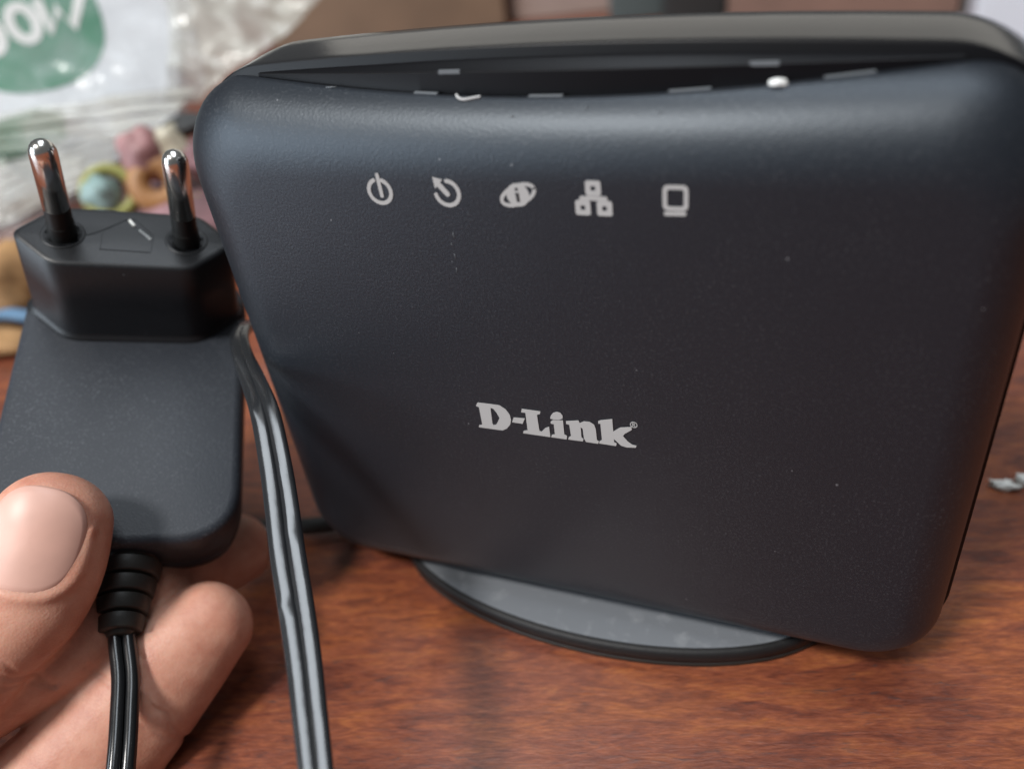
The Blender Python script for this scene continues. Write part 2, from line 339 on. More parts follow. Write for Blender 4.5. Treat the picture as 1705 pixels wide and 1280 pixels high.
LT = {'D': [[-1.099, -3.459], [-0.888, -3.456], [-0.737, -3.459], [-0.642, -3.522], [-0.586, -3.623], [-0.58, -3.723], [-0.606, -3.817], [-0.675, -3.908], [-0.749, -3.955], [-0.827, -3.961], [-1.163, -3.96], [-1.152, -3.919], [-1.094, -3.898], [-1.098, -3.547], [-1.145, -3.532], [-1.121, -3.478]], 'Dh': [[-0.899, -3.528], [-0.853, -3.543], [-0.806, -3.614], [-0.772, -3.709], [-0.805, -3.782], [-0.851, -3.858], [-0.896, -3.877], [-0.911, -3.845]], 'dash': [[-0.529, -3.663], [-0.341, -3.651], [-0.392, -3.766], [-0.566, -3.761]], 'L': [[-0.369, -3.468], [-0.069, -3.472], [-0.078, -3.521], [-0.131, -3.545], [-0.123, -3.861], [-0.087, -3.87], [-0.023, -3.788], [0.045, -3.75], [0.046, -3.955], [-0.405, -3.954], [-0.39, -3.906], [-0.321, -3.883], [-0.318, -3.537], [-0.388, -3.537]], 'i': [[0.083, -3.642], [0.113, -3.611], [0.282, -3.588], [0.28, -3.859], [0.323, -3.885], [0.308, -3.955], [0.061, -3.953], [0.075, -3.905], [0.127, -3.885], [0.127, -3.685], [0.079, -3.682]], 'dot': [[0.079, -3.583], [0.094, -3.527], [0.136, -3.466], [0.201, -3.438], [0.254, -3.447], [0.285, -3.496], [0.28, -3.551], [0.224, -3.582], [0.133, -3.594]], 'n': [[0.33, -3.593], [0.529, -3.548], [0.546, -3.594], [0.617, -3.551], [0.704, -3.547], [0.771, -3.59], [0.792, -3.673], [0.796, -3.88], [0.825, -3.902], [0.81, -3.951], [0.62, -3.949], [0.593, -3.883], [0.585, -3.697], [0.555, -3.673], [0.554, -3.871], [0.583, -3.895], [0.57, -3.947], [0.336, -3.95], [0.349, -3.903], [0.387, -3.874], [0.378, -3.655], [0.329, -3.647]], 'k': [[0.837, -3.51], [0.873, -3.488], [1.055, -3.437], [1.06, -3.671], [1.167, -3.577], [1.338, -3.538], [1.344, -3.59], [1.231, -3.685], [1.203, -3.732], [1.276, -3.828], [1.342, -3.877], [1.402, -3.882], [1.392, -3.923], [1.254, -3.942], [1.169, -3.924], [1.062, -3.811], [1.064, -3.877], [1.101, -3.892], [1.09, -3.945], [0.828, -3.941], [0.836, -3.895], [0.876, -3.866], [0.869, -3.552], [0.837, -3.557]]}
REG = [[1.373, -3.495], [1.433, -3.485]]
def icon(name, shapes):
    root = None
    mb = MB()
    k = 0
    for lp in shapes:
        ob = poly_mesh('t', lp, None, router, y=-0.006-0.0006*k); k += 1
        org = parent_world(router)
        mb.add([((p.co+org).x/S, (p.co+org).y/S, (p.co+org).z/S-TZ) for p in ob.data.vertices], [tuple(p.vertices) for p in ob.data.polygons])
        bpy.data.objects.remove(ob)
    return mb.build(name, M_print, router, smooth=False)
SW = 0.056
c = IC['power_c'][0]; icon('power_icon', [stroke(arc(c, 0.168, 112, 428), SW), stroke(IC['power_bar'], SW)])
c = IC['wps_c'][0]; t1, t2, t3, s1, s2 = IC['wps_arrow']
icon('sync_icon', [stroke(arc(c, 0.168, 85, -172), SW), [[t1, t2, t3]], stroke([s2, s1], 0.075)])
c, e1, e2 = IC['globe_c']; tl = 0.42
g = icon('globe_icon', [stroke(arc(c, 0.245, 0, 352, 40, 0.115, tl), 0.05), [arc(c, 0.155, 0, 351, 40)]])
poly_mesh('letter_gap', [[(c[0]-0.02, c[1]-0.09), (c[0]+0.022, c[1]-0.09), (c[0]+0.015, c[1]+0.03), (c[0]-0.032, c[1]+0.03)]], M_ink, g, y=-0.0125, th=0.004)
poly_mesh('letter_gap', [arc((c[0]-0.01, c[1]+0.078), 0.022, 0, 330, 11)], M_ink, g, y=-0.0125, th=0.004)
N_ = IC['net']
def rsq(c, h, r=0.03):
    return [(c[0]+sx*(h-r)+r*math.cos(math.radians(a)), c[1]+sz*(h-r)+r*math.sin(math.radians(a))) for sx, sz, a0 in ((1, 1, 0), (-1, 1, 90), (-1, -1, 180), (1, -1, 270)) for a in (a0, a0+30, a0+60, a0+90)]
sh = []
for q in N_[:3]: sh.append([rsq(q, 0.098), list(reversed(rsq(q, 0.030, 0.008)))])
icon('network_icon', sh+[stroke([N_[6], N_[3], N_[4], N_[7]], 0.055), stroke([N_[5], N_[0][:1]+[N_[0][1]-0.07]], 0.055)])
q = IC['mon']; cm = ((q[0][0]+q[2][0])/2, (q[0][1]+q[2][1])/2)
hw, hh = (q[1][0]-q[0][0])/2, (q[0][1]-q[3][1])/2
def rr_(c, hx, hz, r): return [(c[0]+sx*(hx-r)+r*math.cos(math.radians(a)), c[1]+sz*(hz-r)+r*math.sin(math.radians(a))) for sx, sz, a0 in ((1, 1, 0), (-1, 1, 90), (-1, -1, 180), (1, -1, 270)) for a in (a0, a0+30, a0+60, a0+90)]
icon('monitor_icon', [[rr_(cm, hw+0.028, hh+0.028, 0.06), list(reversed(rr_(cm, hw-0.024, hh-0.024, 0.03)))], stroke([q[4], q[5]], 0.052)])
poly = {k: [tuple(p) for p in vv] for k, vv in LT.items()}
shapes = [[poly['D'], list(reversed(poly['Dh']))]]+[[poly[k]] for k in ('dash', 'L', 'i', 'dot', 'n', 'k')]
lett = icon('brand_lettering', shapes)
rc = REG[0]; rad = REG[1][0]-REG[0][0]
lp = [stroke(arc(rc, rad*0.82, 0, 350, 30), 0.012, True), stroke([(rc[0]-0.018, rc[1]-0.026), (rc[0]-0.018, rc[1]+0.026), (rc[0]+0.008, rc[1]+0.026), (rc[0]+0.014, rc[1]+0.012), (rc[0]+0.004, rc[1]+0.002), (rc[0]-0.012, rc[1]+0.002)], 0.010), stroke([(rc[0]+0.0, rc[1]), (rc[0]+0.018, rc[1]-0.026)], 0.010)]
icon('registered_mark', lp)
# lint on the router's top edge
def lump(name, c, r, mat, parent=None, n=10, seed=0, amp=0.35, freq=1.0, origin=None):
    rs = []; m = n*2
    for i in range(1, n):
        th = math.pi*i/n; row = []
        for j in range(m):
            ph = 2*math.pi*j/m; d = Vector((math.sin(th)*math.cos(ph), math.sin(th)*math.sin(ph), math.cos(th)))
            k = 1+amp*noise.noise(d*1.6*freq+Vector((seed*3.1, 0, 0))); row.append((c[0]+d.x*r[0]*k, c[1]+d.y*r[1]*k, c[2]+d.z*r[2]*k))
        rs.append(row)
    v, f = rings(rs); return obj(name, v, f, mat, parent, origin=origin)
yc, zc = cutz(3.02)
o = lump('lint_speck', (3.02, yc-0.03, zc+0.015), (0.11, 0.055, 0.045), M_lint, seed=2, origin=(3.02, yc, zc)); tag(o, "white fluffy lint speck on the top edge of the router's front", 'lint')
# ------------------------------------------------------------------ power adapter held in the hand
A3 = Matrix([[0.795916, 0.427438, 0.420099], [0.535023, -0.821348, -0.157681], [-0.283315, -0.350263, 0.882413]]); T2 = Vector([-8.175, 0.9614, -1.482]); AS = 1.08; HB = 1.8241
def L2(u, vv, n): return T2+A3 @ (Vector((u, vv, n))*AS)
adapter = empty('power_adapter', L2(0, 2, -2.6), 'black wall adapter with two round pins held up beside the router', 'power adapter')
def rpoly(pts, r, n=5):
    """round the corners of a polygon"""
    out = []; m = len(pts)
    for i in range(m):
        p = Vector(pts[i]); a = (Vector(pts[i-1])-p); b = (Vector(pts[(i+1) % m])-p); rr = min(r, a.length*0.45, b.length*0.45)
        p0 = p+a.normalized()*rr; p2 = p+b.normalized()*rr
        for k in range(n+1):
            t = k/n; out.append(p0*(1-t)**2+p*2*t*(1-t)+p2*t*t)
    return out
def dens(pts, step):
    out = []
    for i, p in enumerate(pts):
        q = pts[(i+1) % len(pts)]; k = max(1, int((q-p).length/step))
        out += [p+(q-p)*j/k for j in range(k)]
    return out
def insetp(pts, d, c=(0, 0)):
    """offset a convex loop inwards by d"""
    out = []; m = len(pts)
    for i in range(m):
        t = (pts[(i+1) % m]-pts[i-1]).normalized(); nn = Vector((-t.y, t.x))
        if nn.dot(Vector(c)-pts[i]) < 0: nn = -nn
        out.append(pts[i]+nn*d)
    return out
# body: a flat box with rounded end
bo = dens(rpoly([(-1.87, -1.0), (1.87, -1.0), (1.90, 4.79), (-1.90, 4.79)], 1.0, 9), 0.25)
rs = []
for n_, d in ((-0.0, 0.16), (-0.012, 0.10), (-0.05, 0.04), (-0.12, 0.0), (-0.8, 0.0), (-0.83, 0.02), (-0.85, 0.0), (-1.2, 0.06), (-1.38, 0.2), (-1.42, 0.35)):
    rs.append([L2(p.x, p.y, -HB+n_) for p in insetp(bo, d, (0, 2))])
v, f = rings(rs); obj('body', v, f, M_body, adapter)
hexa = [(-1.76, 0.0), (-1.12, -0.68), (1.12, -0.68), (1.76, 0.0), (1.07, 0.68), (-1.07, 0.68)]
rs = []
for n_, d, g in ((0.0, 0.10, 1.0), (-0.01, 0.05, 1.0), (-0.05, 0.0, 1.0), (-0.9, -0.03, 1.0), (-HB+0.12, -0.05, 1.0), (-HB+0.03, -0.09, 1.0), (-HB-0.02, -0.18, 1.0)):
    hp = insetp(dens(rpoly(hexa, 0.22, 5), 0.2), d); rs.append([L2(p.x*g, p.y, n_) for p in hp])
v, f = rings(rs); blk = obj('plug_block', v, f, M_block, adapter)
# moulded house-shaped outline and pin collars on the plug face
def ribbon_on_face(path, w, nn, h):
    mb = MB()
    for a, b in zip(path[:-1], path[1:]):
        a = Vector(a); b = Vector(b); d = (b-a); ln = d.length/2; d.normalize(); c = (a+b)/2
        cx = L2(c.x, c.y, nn); e1 = (A3 @ Vector((d.x, d.y, 0))).normalized(); e2 = (A3 @ Vector((-d.y, d.x, 0))).normalized(); e3 = (A3 @ Vector((0, 0, 1))).normalized()
        v, f = box_pts(cx, [e1, e2, e3], (ln*AS+0.01, w, h)); mb.add(v, f)
    return mb
ribbon_on_face([(-0.62, 0.0), (-0.40, -0.12), (-0.05, -0.42), (0.10, -0.45), (0.42, -0.08), (0.40, 0.32), (-0.36, 0.30), (-0.38, -0.1)], 0.008, 0.004, 0.008).build('moulded_outline', M_block, blk, smooth=False)
ribbon_on_face([(0.02, -0.40), (0.10, -0.28)], 0.022, 0.01, 0.015).build('scuff', M_lint, blk, smooth=False)
ribbon_on_face([(0.20, -0.17), (0.38, 0.02)], 0.016, 0.01, 0.012).build('scuff', M_lint, blk, smooth=False)
def lathe_local(c, prof, n=28, lean=0.0):
    rs = []
    for nn, r in prof: rs.append([L2(c[0]+lean*nn+r*math.cos(2*math.pi*i/n), c[1]+r*math.sin(2*math.pi*i/n), nn) for i in range(n)])
    return rings(rs)
for sx in (-1, 1):
    c = (0.95*sx, 0.0); ln = -0.02*sx
    v, f = lathe_local(c, [(0.0, 0.34), (0.012, 0.335), (0.014, 0.30), (-0.02, 0.24)], 32); obj('pin_collar', v, f, M_block, blk)
    v, f = lathe_local(c, [(0.62, 0.2), (1.66, 0.2), (1.74, 0.192), (1.80, 0.172), (1.85, 0.14), (1.885, 0.09), (1.90, 0.04)], lean=ln); pin = obj('pin', v, f, M_nickel, adapter)
    v, f = lathe_local(c, [(-0.05, 0.225), (0.26, 0.215), (0.262, 0.205), (0.30, 0.198), (0.93, 0.198), (0.945, 0.19)], lean=ln); obj('pin_sleeve', v, f, M_sleeve, pin, sharp=50)
# strain relief: ribbed rubber cone
def lathe_axis(p0, p1, prof, n=28):
    p0 = Vector(p0); p1 = Vector(p1); d = (p1-p0); ln = d.length; d.normalize(); a = d.orthogonal().normalized(); b = d.cross(a)
    return rings([[p0+d*(t*ln)+a*(r*math.cos(2*math.pi*i/n))+b*(r*math.sin(2*math.pi*i/n)) for i in range(n)] for t, r in prof])
NC = -2.52
pr = [(0.0, 0.56)]
for k in range(4):
    a, b = 0.12+k*0.215, 0.12+k*0.215+0.16; r = 0.55-0.062*k
    b += 0.02; pr += [(a, r-0.12), (a+0.004, r-0.015), (a+0.012, r), (b-0.012, r-0.03), (b, r-0.05), (b+0.004, r-0.14)]
pr += [(0.985, 0.20), (1.0, 0.17)]
v, f = lathe_axis(L2(0.21, 4.70, NC), L2(0.20, 6.02, NC), pr, 32); rel = obj('strain_relief', v, f, M_rubber, adapter, sharp=50)
def twin(path, r, off, up, sub=8, n=12, flat=1.0, ex=1.0, dent=None):
    """cable of two round cores side by side"""
    P = catmull(path, sub); N0 = len(P); R_ = lerp_list(r, N0); O = lerp_list(off, N0)
    sp = lambda c: math.copysign(abs(c)**ex, c)
    def prof(i, m):
        o = []; dn_ = dent(i) if dent else (0, 0)
        for k in range(n+1):
            a = math.radians(-152+304*k/n); o.append((O[i]+R_[i]*sp(math.cos(a)), R_[i]*(flat*sp(math.sin(a))+(dn_[0]*math.cos(a) if math.sin(a) > 0 else 0))))
        for k in range(n+1):
            a = math.radians(28+304*k/n); o.append((-O[i]+R_[i]*sp(math.cos(a)), R_[i]*(flat*sp(math.sin(a))+(dn_[1]*math.cos(a) if math.sin(a) > 0 else 0))))
        return o
    return rings(sweep(P, prof, up))
view = lambda p: (Vector(CAM_T)-Vector(p)).normalized()
cab = [[-6.654, -3.284, -5.987], [-6.382, -3.76, -6.202], [-5.984, -4.259, -6.48], [-5.714, -4.688, -6.686], [-5.393, -5.238, -6.937], [-5.087, -5.905, -7.298], [-4.802, -6.815, -7.836]]
v, f = twin(cab, [0.115]*2, [0.095]*2, tuple(view(cab[2])), 10); obj('lead', v, f, M_cord, adapter)
# ------------------------------------------------------------------ loose twin cord in front of the router
CP = [[-7.06, 3.556, -4.533], [-6.604, 1.975, -3.713], [-6.207, 1.044, -3.238], [-5.907, 0.489, -3.091], [-5.521, 0.026, -3.138], [-5.006, -0.445, -3.273], [-4.388, -1.053, -3.412], [-3.792, -1.814, -3.787], [-3.363, -2.404, -4.019], [-2.911, -3.041, -4.249], [-2.492, -3.602, -4.49], [-2.058, -4.199, -4.725], [-1.664, -4.768, -4.914], [-1.302, -5.291, -5.087], [-1.008, -5.731, -5.214], [-0.74, -6.15, -5.314]]
P_ = catmull(CP, 10); 
rl = [0.10, 0.10, 0.10, 0.105, 0.11, 0.12, 0.128, 0.130, 0.132, 0.134, 0.134, 0.130, 0.124, 0.118, 0.114, 0.11]
ol = [0.04, 0.04, 0.045, 0.055, 0.07, 0.085, 0.105, 0.115, 0.118, 0.118, 0.112, 0.104, 0.098, 0.092, 0.09, 0.09]
ups = [view(p) for p in P_]
P_ = catmull(CP, 24); cup = Vector([r[1] for r in CAM_M]); ups = [view(p)*min(1, max(0.0, (i-70)/55))+cup*(1-min(1, max(0.0, (i-70)/55)))*0.9 for i, p in enumerate(P_)]
def dent(i):                            # small kinks along the two cores
    d = [0, 0]
    for k, side_, amt, wd in ((114, 1, 0.10, 7), (142, 0, 0.13, 6), (240, 0, 0.10, 6), (174, 1, 0.06, 9), (205, 1, 0.07, 8)):
        d[side_] += amt*max(0.0, 1-abs(i-k)/wd)
    return d
v, f = twin(CP, rl, ol, ups, 24, 18, 0.8, 0.5, dent)
o = obj('twin_cord', v, f, M_flat, None, origin=CP[5]); tag(o, 'glossy black two-core cord hanging between the adapter and the router', 'cord')
o = obj('table_cable', *tube([(-3.6, 2.3, -8.30), (-4.7, 1.55, -8.22), (-5.7, 1.02, -8.22), (-6.5, 0.72, -8.24), (-7.6, 0.50, -8.30), (-9.2, 0.55, -8.36), (-11.5, 1.2, -8.36)], 0.185, 18), M_rubber, None, origin=(-6, 1, -TZ)); tag(o, "short black cable lying on the table behind the router's lower left corner", 'cable')
# ------------------------------------------------------------------ hand
TH = [Vector(p) for p in [[-7.142, -3.35, -4.217], [-7.174, -3.761, -4.639], [-7.267, -4.269, -5.059], [-7.646, -4.901, -5.463], [-7.978, -5.445, -5.784], [-8.712, -6.495, -6.509], [-9.561, -7.656, -7.305]]]; IX = [Vector(p) for p in [[-6.845, -0.629, -7.595], [-7.097, -1.485, -7.324], [-7.013, -2.494, -6.758], [-7.261, -3.955, -6.396], [-7.953, -4.961, -6.395], [-8.667, -5.834, -6.557], [-9.607, -7.173, -7.178]]]; MD = [Vector(p) for p in [[-5.712, -2.744, -7.004], [-5.942, -3.272, -7.193], [-6.219, -3.86, -7.43], [-6.774, -4.915, -7.923], [-7.433, -5.981, -8.366], [-8.436, -6.997, -8.535], [-9.624, -8.04, -8.279]]]
def finger(path, ra, rb, up, sub=8, tip=0.9):
    P = catmull(path, sub); n = len(P); RA = lerp_list(ra, n); RB = lerp_list(rb, n)
    d = (P[0]-P[1]).normalized(); pre = []; 
    for k in range(6, 0, -1): pre.append((P[0]+d*(RA[0]*tip*math.sin(math.radians(15*k))), math.cos(math.radians(15*k))))
    pts = [p for p, _ in pre]+P; sa = [RA[0]*c+0.004 for _, c in pre]+RA; sb = [RB[0]*c+0.004 for _, c in pre]+RB
    rs = sweep(pts, lambda i, m: circ(sa[i], 24, sb[i]), up)
    return rings(rs)
hb = MB()
camv = view(TH[1])
dors = (camv+Vector((-0.10, 0.0, 0.10))).normalized()
hb.add(*finger(TH, [0.86, 0.90, 0.90, 0.87, 0.88, 0.95, 1.2], [0.60, 0.70, 0.74, 0.76, 0.8, 0.95, 1.3], dors))
hb.add(*finger(IX, [0.70, 0.72, 0.74, 0.76, 0.82, 0.88, 0.95], [0.62, 0.66, 0.7, 0.74, 0.8, 0.86, 0.95], camv))
hb.add(*finger(MD, [0.80, 0.92, 1.0, 1.1, 1.15, 1.15, 1.1], [0.70, 0.78, 0.82, 0.86, 0.9, 0.92, 0.95], camv))
right = Vector([r[0] for r in CAM_M]); upv = Vector([r[1] for r in CAM_M]); back = Vector([r[2] for r in CAM_M])
RG = [p-upv*2.5-right*(0.6+0.12*i)+back*0.35 for i, p in enumerate(MD)]; RG[0] += -right*0.5-upv*0.4
LI = [p-upv*1.55-right*(0.5+0.1*i)+back*0.35 for i, p in enumerate(RG)]
hb.add(*finger(RG, [0.72, 0.76, 0.78, 0.8, 0.84, 0.88, 0.95], [0.66, 0.7, 0.74, 0.78, 0.82, 0.88, 0.95], camv))
hb.add(*finger(LI, [0.6, 0.64, 0.66, 0.7, 0.75, 0.8, 0.9], [0.56, 0.6, 0.64, 0.7, 0.75, 0.8, 0.9], camv))
palm = [(IX[-1]+TH[-1])/2, (MD[-1]+TH[-1])/2-right*0.6, (RG[-1]+TH[-1])/2-right*1.6-upv*0.8, (LI[-1]+TH[-1])/2-right*3.4-upv*2.4, (LI[-1]+TH[-1])/2-right*6.5-upv*5.0]
hb.add(*finger(palm, [1.6, 2.4, 2.8, 2.6, 2.5], [1.1, 1.4, 1.7, 1.7, 1.8], camv))
# folds round the nail
tp = catmull(TH, 8); 
ax = (tp[0]-tp[10]).normalized(); side = ax.cross(dors).normalized(); dn = side.cross(ax).normalized()
if dn.dot(camv) < 0: dn = -dn
NB = tp[0]-ax*0.20                     # point on the thumb's axis under the nail's middle
SKEW = -0.18
def nail_pt(s, a, lift=0.0):
    """s: -1 cuticle .. 1 tip, a: angle across"""
    cx = NB+ax*(s*0.88); ra, rb = 0.875, 0.665-0.095*s
    k = 1.0 if s < 0.2 else math.sqrt(max(0.05, 1-((s-0.2)/1.25)**2))
    aa = a+SKEW
    return cx+side*((ra*k+lift)*math.sin(aa))+dn*((rb*k+lift)*math.cos(aa))
def nail_loop(grow, lift, n=48):
    o = []
    for i in range(n):
        t = 2*math.pi*i/n; cx, sx = math.cos(t), math.sin(t)
        e = 0.75
        s = math.copysign(abs(sx)**e, sx)*(0.86+grow); a = math.copysign(abs(cx)**e, cx)*(0.86+grow)
        o.append(nail_pt(s, a, lift))
    return o
lp = nail_loop(0.10, 0.0); 
lp2 = [lp[i % 48] for i in range(22, 51)]          # sides and cuticle, open at the tip
fold = [p for p in lp2]
rs = sweep(fold, lambda i, m: circ(0.075 if 3 < i < m-4 else 0.05, 10), dn); hb.add(*rings(rs))
hand_me = obj('hand', hb.v, hb.f, None, None, recalc=True, origin=tuple(TH[2]))
md = hand_me.modifiers.new('remesh', 'REMESH'); md.mode = 'VOXEL'; md.voxel_size = 0.00042
sm = hand_me.modifiers.new('smooth', 'SMOOTH'); sm.iterations = 28; sm.factor = 0.5
dg = bpy.context.evaluated_depsgraph_get(); me2 = bpy.data.meshes.new_from_object(hand_me.evaluated_get(dg))
hand_me.modifiers.clear(); hand_me.data = me2; me2.name = 'hand'; me2.materials.clear(); me2.materials.append(M_skin)
import numpy as np
nv = len(me2.vertices); co_ = np.zeros(nv*3); no_ = np.zeros(nv*3)
me2.vertices.foreach_get('co', co_); me2.vertices.foreach_get('normal', no_); co_ = co_.reshape(-1, 3); no_ = no_.reshape(-1, 3); push = np.zeros(nv)
def crease(path, k, depth, width, ang=0.0):
    """press a fold line across a finger at path point k"""
    tg = (path[k+1]-path[k-1]).normalized(); sd = tg.cross(camv).normalized(); tg = (tg+sd*ang).normalized()
    d = co_+np.array(hand_me.location)-np.array(W(path[k])); r = np.linalg.norm(d, axis=1)
    x = d @ np.array(tg)/S; y = d @ np.array(sd)/S; x = x+0.04*np.sin(y*5.0+k)+0.02*np.sin(y*13.0)
    push[:] -= np.where(r < 1.25*S, depth*np.exp(-(x/width)**2), 0)
pm = catmull(MD, 8); pt = catmull(TH, 8); pi_ = catmull(IX, 8)
for k, dp, a in ((16, 0.040, 0.25), (18, 0.02, 0.1), (33, 0.04, 0.0)): crease(pm, k, dp, 0.05, a)
for k, dp, a in ((22, 0.02, 0.1), (24, 0.030, 0.0), (26, 0.02, -0.1)): crease(pt, k, dp, 0.045, a)
crease(pi_, 22, 0.03, 0.05)
q = co_/S                                      # small unevenness of flesh
push += 0.018*(np.sin(q[:, 0]*1.7+1)*np.sin(q[:, 1]*2.1)+np.sin(q[:, 2]*1.9+q[:, 0]))+0.004*np.sin(q[:, 0]*6+q[:, 2]*5)*np.sin(q[:, 1]*7-q[:, 2]*4)
me2.vertices.foreach_set('co', (co_+no_*(push*S)[:, None]).ravel()); me2.update()
me2.shade_smooth()
hand = hand_me; tag(hand, 'bare left hand pinching the black power adapter between thumb and fingers', 'hand')
rs = []
for g, l in ((0.02, -0.06), (0.02, 0.0), (0.0, 0.022), (-0.10, 0.034), (-0.3, 0.040), (-0.5, 0.042), (-0.68, 0.042), (-0.82, 0.042)): rs.append(nail_loop(g, l))
v, f = rings(rs, False, True); obj('thumb_nail', v, f, M_nail, hand)
# ------------------------------------------------------------------ blurred things behind
c0 = Vector((-22, 15, -2.0)); nn = Vector((.62174333, -.60168709, .50140591)); rrv = Vector((.69542143, .71860214, 0)); uuv = Vector((-.36031136, .34868841, .86521218))
def K(a, b, d=0): return c0+rrv*a+uuv*b+nn*d
M_card = plain('white_card', (0.66, 0.68, 0.71), 0.5, var=0.05, vscale=0.4)
M_green = plain('green_print', (0.02, 0.185, 0.095), 0.5, var=0.12, vscale=0.5)
M_white = plain('white_print', (0.72, 0.72, 0.70), 0.5)
carton = empty('carton', K(-3, -5, -1), 'white carton with a green disc and white letters inside the plastic bag', 'carton')
tq = -0.36
def CK(a, b, d=0):          # carton frame, turned a little anticlockwise
    return K(a, b, d)
v = []
edge = [(3.15, 3.6), (3.0, 1.6), (2.1, -0.95), (1.2, -3.1), (-7.5, -4.2), (-7.5, 5.2)]
for d in (0, -3.5): v += [CK(a, b, d) for a, b in edge]
ne = len(edge); f = [tuple(range(ne)), tuple(range(2*ne-1, ne-1, -1))]+[(i, (i+1) % ne, ne+(i+1) % ne, ne+i) for i in range(ne)]
obj('box', v, f, M_card, carton, smooth=False)
def flat(name, loop, mat, d):
    a = [CK(p[0], p[1], d) for p in loop]; b = [CK(p[0], p[1], d-0.02) for p in loop]; n = len(loop)
    return obj(name, a+b, [tuple(range(n)), tuple(range(2*n-1, n-1, -1))]+[(i, (i+1) % n, n+(i+1) % n, n+i) for i in range(n)], mat, carton, smooth=False)
flat('green_disc', [(-2.35+2.62*math.copysign(abs(math.cos(t))**0.85, math.cos(t)), 2.1+2.5*math.copysign(abs(math.sin(t))**0.85, math.sin(t))) for t in [2*math.pi*i/48 for i in range(48)]], M_green, 0.03)
flat('green_band', [(-6.5, -1.3), (-2.9, -0.9), (-2.2, -1.3), (-2.4, -2.2), (-6.5, -2.9)], M_green, 0.03)
def letter(loops):
    mb = MB()
    for path, closed in loops:
        n = len(path)
        st = stroke(path, 0.36, closed)
        if closed:
            L_, R_ = st; R_ = list(reversed(R_)); m = len(L_)
            vs = [CK(p.x, p.y, 0.06) for p in L_]+[CK(p.x, p.y, 0.06) for p in R_]
            mb.add(vs, [(i, (i+1) % m, m+(i+1) % m, m+i) for i in range(m)])
        else:
            m = len(st[0]); mb.add([CK(p.x, p.y, 0.06) for p in st[0]], [tuple(range(m))])
    return mb.build('letter', M_white, carton, smooth=False)
letter([(arc((-2.36, 2.05), 0.42, 0, 350, 30, 0.60, 0.12), True)])
letter([(arc((-3.62, 1.85), 0.42, 0, 350, 30, 0.60, 0.12), True)])
letter([([(-1.66, 2.62), (-1.52, 1.55), (-1.10, 2.35), (-0.80, 1.58), (-0.12, 2.75)], False)])
# crumpled clear film of the bag
def film_mat(name, tint, alpha, rough):
    m, t, b = nt(name); co = coords(t)
    b.inputs['Base Color'].default_value = (*tint, 1); b.inputs['Roughness'].default_value = rough; b.inputs['Specular IOR Level'].default_value = 0.8
    n = node(t, 'ShaderNodeTexNoise', i_Scale=0.45, i_Detail=5.0, i_Distortion=1.2); t.links.new(co, n.inputs['Vector'])
    mr = node(t, 'ShaderNodeMapRange'); t.links.new(n.outputs[0], mr.inputs['Value']); mr.inputs['From Min'].default_value = 0.3; mr.inputs['From Max'].default_value = 0.7
    mr.inputs['To Min'].default_value = alpha[0]; mr.inputs['To Max'].default_value = alpha[1]; t.links.new(mr.outputs[0], b.inputs['Alpha'])
    n2 = node(t, 'ShaderNodeTexNoise', i_Scale=0.7, i_Detail=3.0, i_Distortion=1.5); t.links.new(co, n2.inputs['Vector'])
    bp = node(t, 'ShaderNodeBump', i_Strength=0.34, i_Distance=0.004); t.links.new(n2.outputs[0], bp.inputs['Height']); t.links.new(bp.outputs[0], b.inputs['Normal'])
    return m
M_film = film_mat('clear_film', (0.60, 0.63, 0.65), (0.06, 0.30), 0.16)
M_film2 = film_mat('milky_film', (0.66, 0.66, 0.60), (0.42, 0.85), 0.22)
def ridged(p, seed, octv=4):
    a = 0; s = 1
    for k in range(octv):
        q = p*(0.22*2**k)+Vector((seed, k*7.3, seed*2)); a += (1-abs(noise.noise(q))*2.2)*s; s *= 0.42
    return a
def crumple(name, outline, mat, d0, amp, seed, parent=None, nx=60, ny=60, octv=4, fr=1.0):
    """a sheet filling a quad outline of four edge curves (left, right) in the carton frame, creased"""
    left, right_ = [catmull([(a, b, 0) for a, b in e], 12) for e in outline]
    L_ = [left[int(i/(ny)*(len(left)-1))] for i in range(ny+1)]; R_ = [right_[int(i/(ny)*(len(right_)-1))] for i in range(ny+1)]
    v = []; f = []
    for j in range(ny+1):
        for i in range(nx+1):
            p = L_[j].lerp(R_[j], i/nx); d = d0+amp*(ridged(Vector(((p.x+p.y)*0.9, (p.y-p.x)*0.42, 0))*fr, seed, octv)-0.8)
            v.append(K(p.x, p.y, d))
    f = [(j*(nx+1)+i, j*(nx+1)+i+1, (j+1)*(nx+1)+i+1, (j+1)*(nx+1)+i) for j in range(ny) for i in range(nx)]
    return obj(name, v, f, mat, parent, recalc=False)
bag = empty('plastic_bag', K(-2, -5, 1), 'crumpled clear plastic bag wrapped round the white carton behind the adapter', 'plastic bag')
crumple('front_film', [[(-9.0, 5.5), (-8.5, 0), (-7.5, -4.5), (-6.6, -6.5)], [(4.0, 5.5), (3.4, 1.5), (3.1, -0.6), (2.84, -1.73), (2.0, -2.4), (0.93, -3.0), (-0.3, -2.9), (-1.14, -3.8), (-2.16, -4.29), (-2.9, -4.64), (-6.0, -6.5)]], M_film, 1.0, 0.40, 3, bag)
crumple('side_film', [[(2.6, 5.0), (2.6, 1.5), (1.7, -1.0), (1.2, -1.8)], [(11.5, 5.5), (9.2, 1.4), (7.4, 0.1), (5.4, -0.9), (3.6, -1.5), (2.6, -2.0)]], M_film2, 0.4, 0.75, 9, bag)
